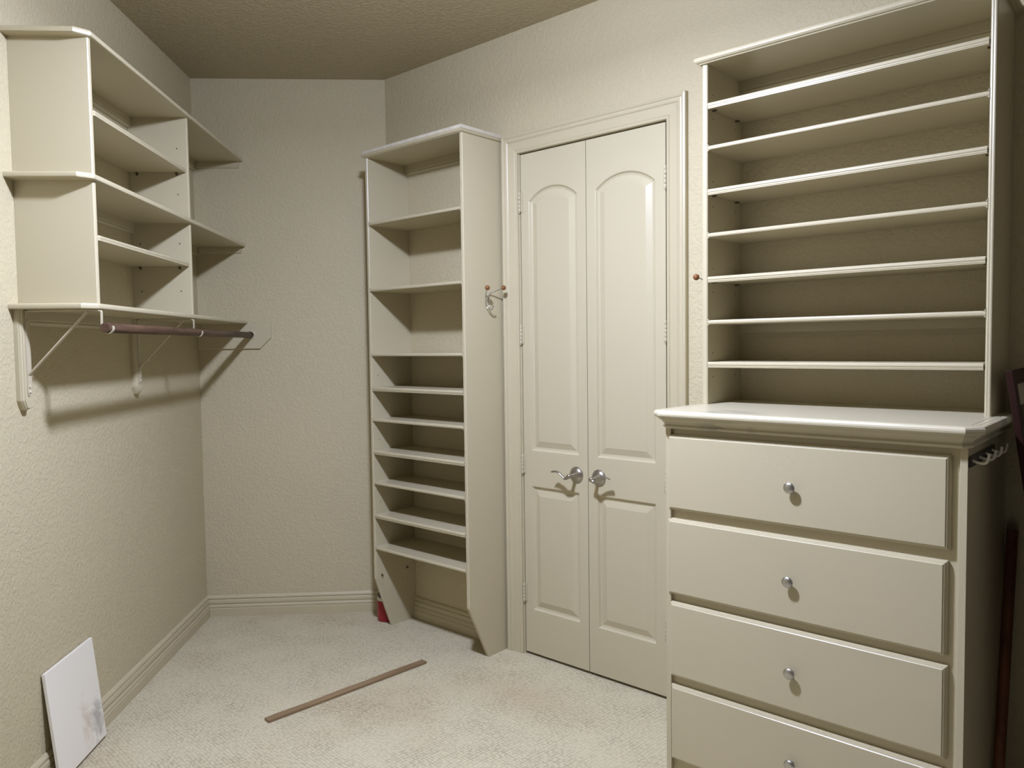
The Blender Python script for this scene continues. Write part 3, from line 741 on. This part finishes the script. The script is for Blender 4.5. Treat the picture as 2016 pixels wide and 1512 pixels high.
# ------------------------------------------------------------------ coat hooks
def coat_hook(mat, label, group):
    """wire hook; local x out of the panel, y sideways"""
    root = thing('coat_hook', label, 'coat hook', mat, group)
    r = .0026
    # left and right wires are one bent loop at the bottom
    pts = [(.0565, -.058, .047), (.030, -.034, .038), (.010, -.017, .028), (.0035, -.011, .018), (0.0036, -.0105, .0), (0.0036, -.0105, -.022), (.006, -.009, -.037), (.015, -.006, -.049),
           (.027, -.003, -.052), (.037, -.002, -.044), (.043, 0, -.030), (.037, .002, -.044), (.027, .003, -.052), (.015, .006, -.049), (.006, .009, -.037), (0.0036, .0105, -.022), (0.0036, .0105, .0),
           (.0035, .011, .018), (.010, .017, .028), (.030, .034, .038), (.0565, .054, .052)]
    b = BM(); tube(b, smooth_path(pts, 5), r, 10); obj('wire', b, M_CHROME, root, local=True, smooth=60)
    b = BM()
    for y in (-.0105, .0105): lathe(b, [(0, .0058), (.003, .0052), (.0042, .003), (.0042, 0)], T(.0005, y, .0) @ Matrix.Rotation(math.pi/2, 4, 'Y'), 12)
    box(b, .0002, .0014, -.0135, .0135, -.005, .005)
    obj('screw_plate', b, M_CHROME, root, local=True, smooth=40)
    for y, z in ((-.058, .047), (.054, .052)):
        b = BM(); ball(b, (.0585, y, z), .0118); obj('ball', b, M_BALL, root, local=True, smooth=60, label='round brown wooden tip')
    return root
h1 = coat_hook(T(TX1, 2.6685, 1.7200), 'chrome wire double coat hook with wooden balls on the tall shelf side', 'coat hooks')
def dup(root, mat, label):
    r = root.copy(); COL.objects.link(r); r.matrix_world = mat; r['label'] = label; ROOTM[r.name] = mat
    for ch in list(root.children):
        c_ = ch.copy(); COL.objects.link(c_); c_.parent = r
        for g in ch.children:
            d_ = g.copy(); COL.objects.link(d_); d_.parent = c_
    return r
h2 = dup(h1, T(HX0, 2.6400, 1.6890) @ Matrix.Rotation(math.pi, 4, 'Z'), 'coat hook on the hutch side, one wooden ball peeking out right of the doors')

# ------------------------------------------------------------------ loose things
# marble tile leaning on the left wall
TR_, TL_, BR_, BL_ = AB(1.415, .0155, .3955), AB(1.752, .0155, .4020), AB(1.352, .0545, .0115), AB(1.689, .0575, .003)
ex = ((BL_-BR_)+(TL_-TR_)).normalized(); ez = ((TR_-BR_)+(TL_-BL_)); ez = (ez-ex*ez.dot(ex)).normalized(); ey = ez.cross(ex)
Mt = T(*BR_) @ Matrix((ex, ey, ez)).transposed().to_4x4()
b = BM(); tw, thh = .339, .388
nn = NL if ey.dot(NL) > 0 else -NL
sgn = -1 if ey.dot(NL) > 0 else 1
box(b, 0, tw, min(0, sgn*.0115), max(0, sgn*.0115), 0, thh, bev=.0012)
tile = bpy.data.meshes.new('marble_tile'); bmesh.ops.recalc_face_normals(b, faces=b.faces); b.to_mesh(tile); b.free(); tile.materials.append(M_MARBLE)
to = bpy.data.objects.new('marble_tile', tile); COL.objects.link(to); to.matrix_world = Mt
to['label'] = 'white marble slab with a grey cloud leaning against the left baseboard'; to['category'] = 'tile'
# brown plank on the carpet
pa, pb = Vector((-2.7575, 1.6010, 0)), Vector((-2.7030, 2.4000, 0))
ey = (pb-pa).normalized(); ex = Vector((ey.y, -ey.x, 0))
b = BM(); NS = 26; L = (pb-pa).length
left = []; right = []
for i in range(NS+1):
    t = L*i/NS
    left.append((-.0185-random.uniform(-.0012, .0012) - .0015*math.sin(i*.7), t)); right.append((.0185, t))
outl = right+left[::-1]
prism(b, [(x, y, .001) for x, y in outl], (0, 0, .0095))
bmesh.ops.recalc_face_normals(b, faces=b.faces)
Mp = T(*pa) @ Matrix((ex, ey, Vector((0, 0, 1)))).transposed().to_4x4()
pm = bpy.data.meshes.new('wooden_plank'); b.to_mesh(pm); b.free(); pm.materials.append(M_PLANK)
po = bpy.data.objects.new('wooden_plank', pm); COL.objects.link(po); po.matrix_world = Mp
po['label'] = 'long thin brown wooden strip lying on the carpet'; po['category'] = 'plank'
# red canister tucked behind the tall shelf foot
rc = thing('red_canister', 'red canister with pale rim half hidden behind the foot of the tall shelf unit', 'canister', T(-3.300, 2.668, 0))
RX, RY = -3.2985, 2.668
b = BM(); lathe(b, [(0, .0005), (.055, .0005), (.057, .003), (.057, .110), (.055, .113), (0, .113)], T(RX, RY, 0), 36); obj('body', b, M_RED, rc, smooth=40)
b = BM(); lathe(b, [(0, .113), (.0555, .113), (.0565, .116), (.0555, .127), (.050, .131), (0, .131)], T(RX, RY, 0), 36); obj('rim', b, M_WHITEP, rc, smooth=40)
b = BM(); lathe(b, [(0, .131), (.050, .131), (.052, .134), (.052, .144), (.046, .148), (0, .149)], T(RX, RY, 0), 30); obj('cap', b, M_BLACKP, rc, smooth=40)
# framed picture leaning on the dresser's right side
fr = thing('framed_picture', 'dark maroon framed picture with pale mat leaning beside the dresser in shadow', 'picture', T(-.19, 2.63, 0))
topx, topz = -.3765, 1.413; sl = .146
uz = Vector((-sl, 0, 1)).normalized(); uy = Vector((0, 1, 0)); un = uy.cross(uz)*1  # un points +x
un = Vector((uz.z, 0, -uz.x))
P0 = Vector((topx, 2.47, topz))-uz*(topz/uz.z*.9975)
Mf = T(*P0) @ Matrix((uy, un, uz)).transposed().to_4x4()         # local x along the wall gap, y = face normal, z up the frame
FH = topz/uz.z*.9975; FW = .29
b = BM(); fwid = .040
for x0, x1, z0, z1 in ((0, fwid, 0, FH), (FW-fwid, FW, 0, FH), (fwid, FW-fwid, 0, fwid), (fwid, FW-fwid, FH-fwid, FH)): box(b, x0, x1, -.008, .010, z0, z1, bev=.002)
b.transform(Mf); obj('frame', b, M_MAROON, fr)
b = BM(); box(b, fwid-.004, FW-fwid+.004, -.004, .003, fwid-.004, FH-fwid+.004); b.transform(Mf); obj('mat_board', b, M_MAT, fr)
b = BM(); box(b, fwid+.045, FW-fwid-.045, .003, .004, fwid+.06, FH-fwid-.06); b.transform(Mf); obj('print', b, M_RAIL, fr)
# pole in the gap
b = BM(); tube(b, [(-.4000, 2.545, .004), (-.4020, 2.60, .232), (-.4035, 2.768, .914)], [.0158, .0158, .0158], 20)
obj('wooden_pole', b, M_POLE, None, label='dark reddish brown wooden pole leaning in the gap right of the dresser', cat='pole', origin=(-.40, 2.545, 0), smooth=40)
# crumbs and a thread
def at(pts, name, label, m=M_LINT, r=.0008):
    b = BM(); tube(b, smooth_path(pts, 4), r, 6); o0 = pts[0]
    return obj(name, b, m, None, label=label, cat='lint', origin=(o0[0], o0[1], 0))
at([(-2.505, 1.535, .003), (-2.500, 1.548, .004), (-2.503, 1.560, .003)], 'thread', 'tiny white thread on the carpet in front of the brown strip')

# ------------------------------------------------------------------ ceiling lamp (out of the photo, but it lights the room)
lp = thing('ceiling_lamp', 'small hanging ceiling lamp lighting the closet', 'lamp', T(LAMP_XY[0], LAMP_XY[1], CEIL))
b = BM(); lathe(b, [(0, CEIL-.0005), (.065, CEIL-.0005), (.065, CEIL-.012), (.050, CEIL-.024), (.012, CEIL-.030), (.010, LAMP_Z+.16), (.045, LAMP_Z+.150), (.12, LAMP_Z+.120), (.205, LAMP_Z+.085), (.205, LAMP_Z+.078), (.12, LAMP_Z+.110), (.045, LAMP_Z+.140), (0, LAMP_Z+.145)], T(LAMP_XY[0], LAMP_XY[1], 0), 36)
obj('lamp_body', b, M_WHITEP, lp, smooth=40)
lamp_light.parent = lp; lamp_light.matrix_world = T(LAMP_XY[0], LAMP_XY[1], LAMP_Z)
lamp_light.matrix_parent_inverse = Matrix(); lamp_light.location = (0, 0, LAMP_Z-CEIL)
lamp_down.parent = lp; lamp_down.location = (0, 0, LAMP_Z-CEIL-.01)
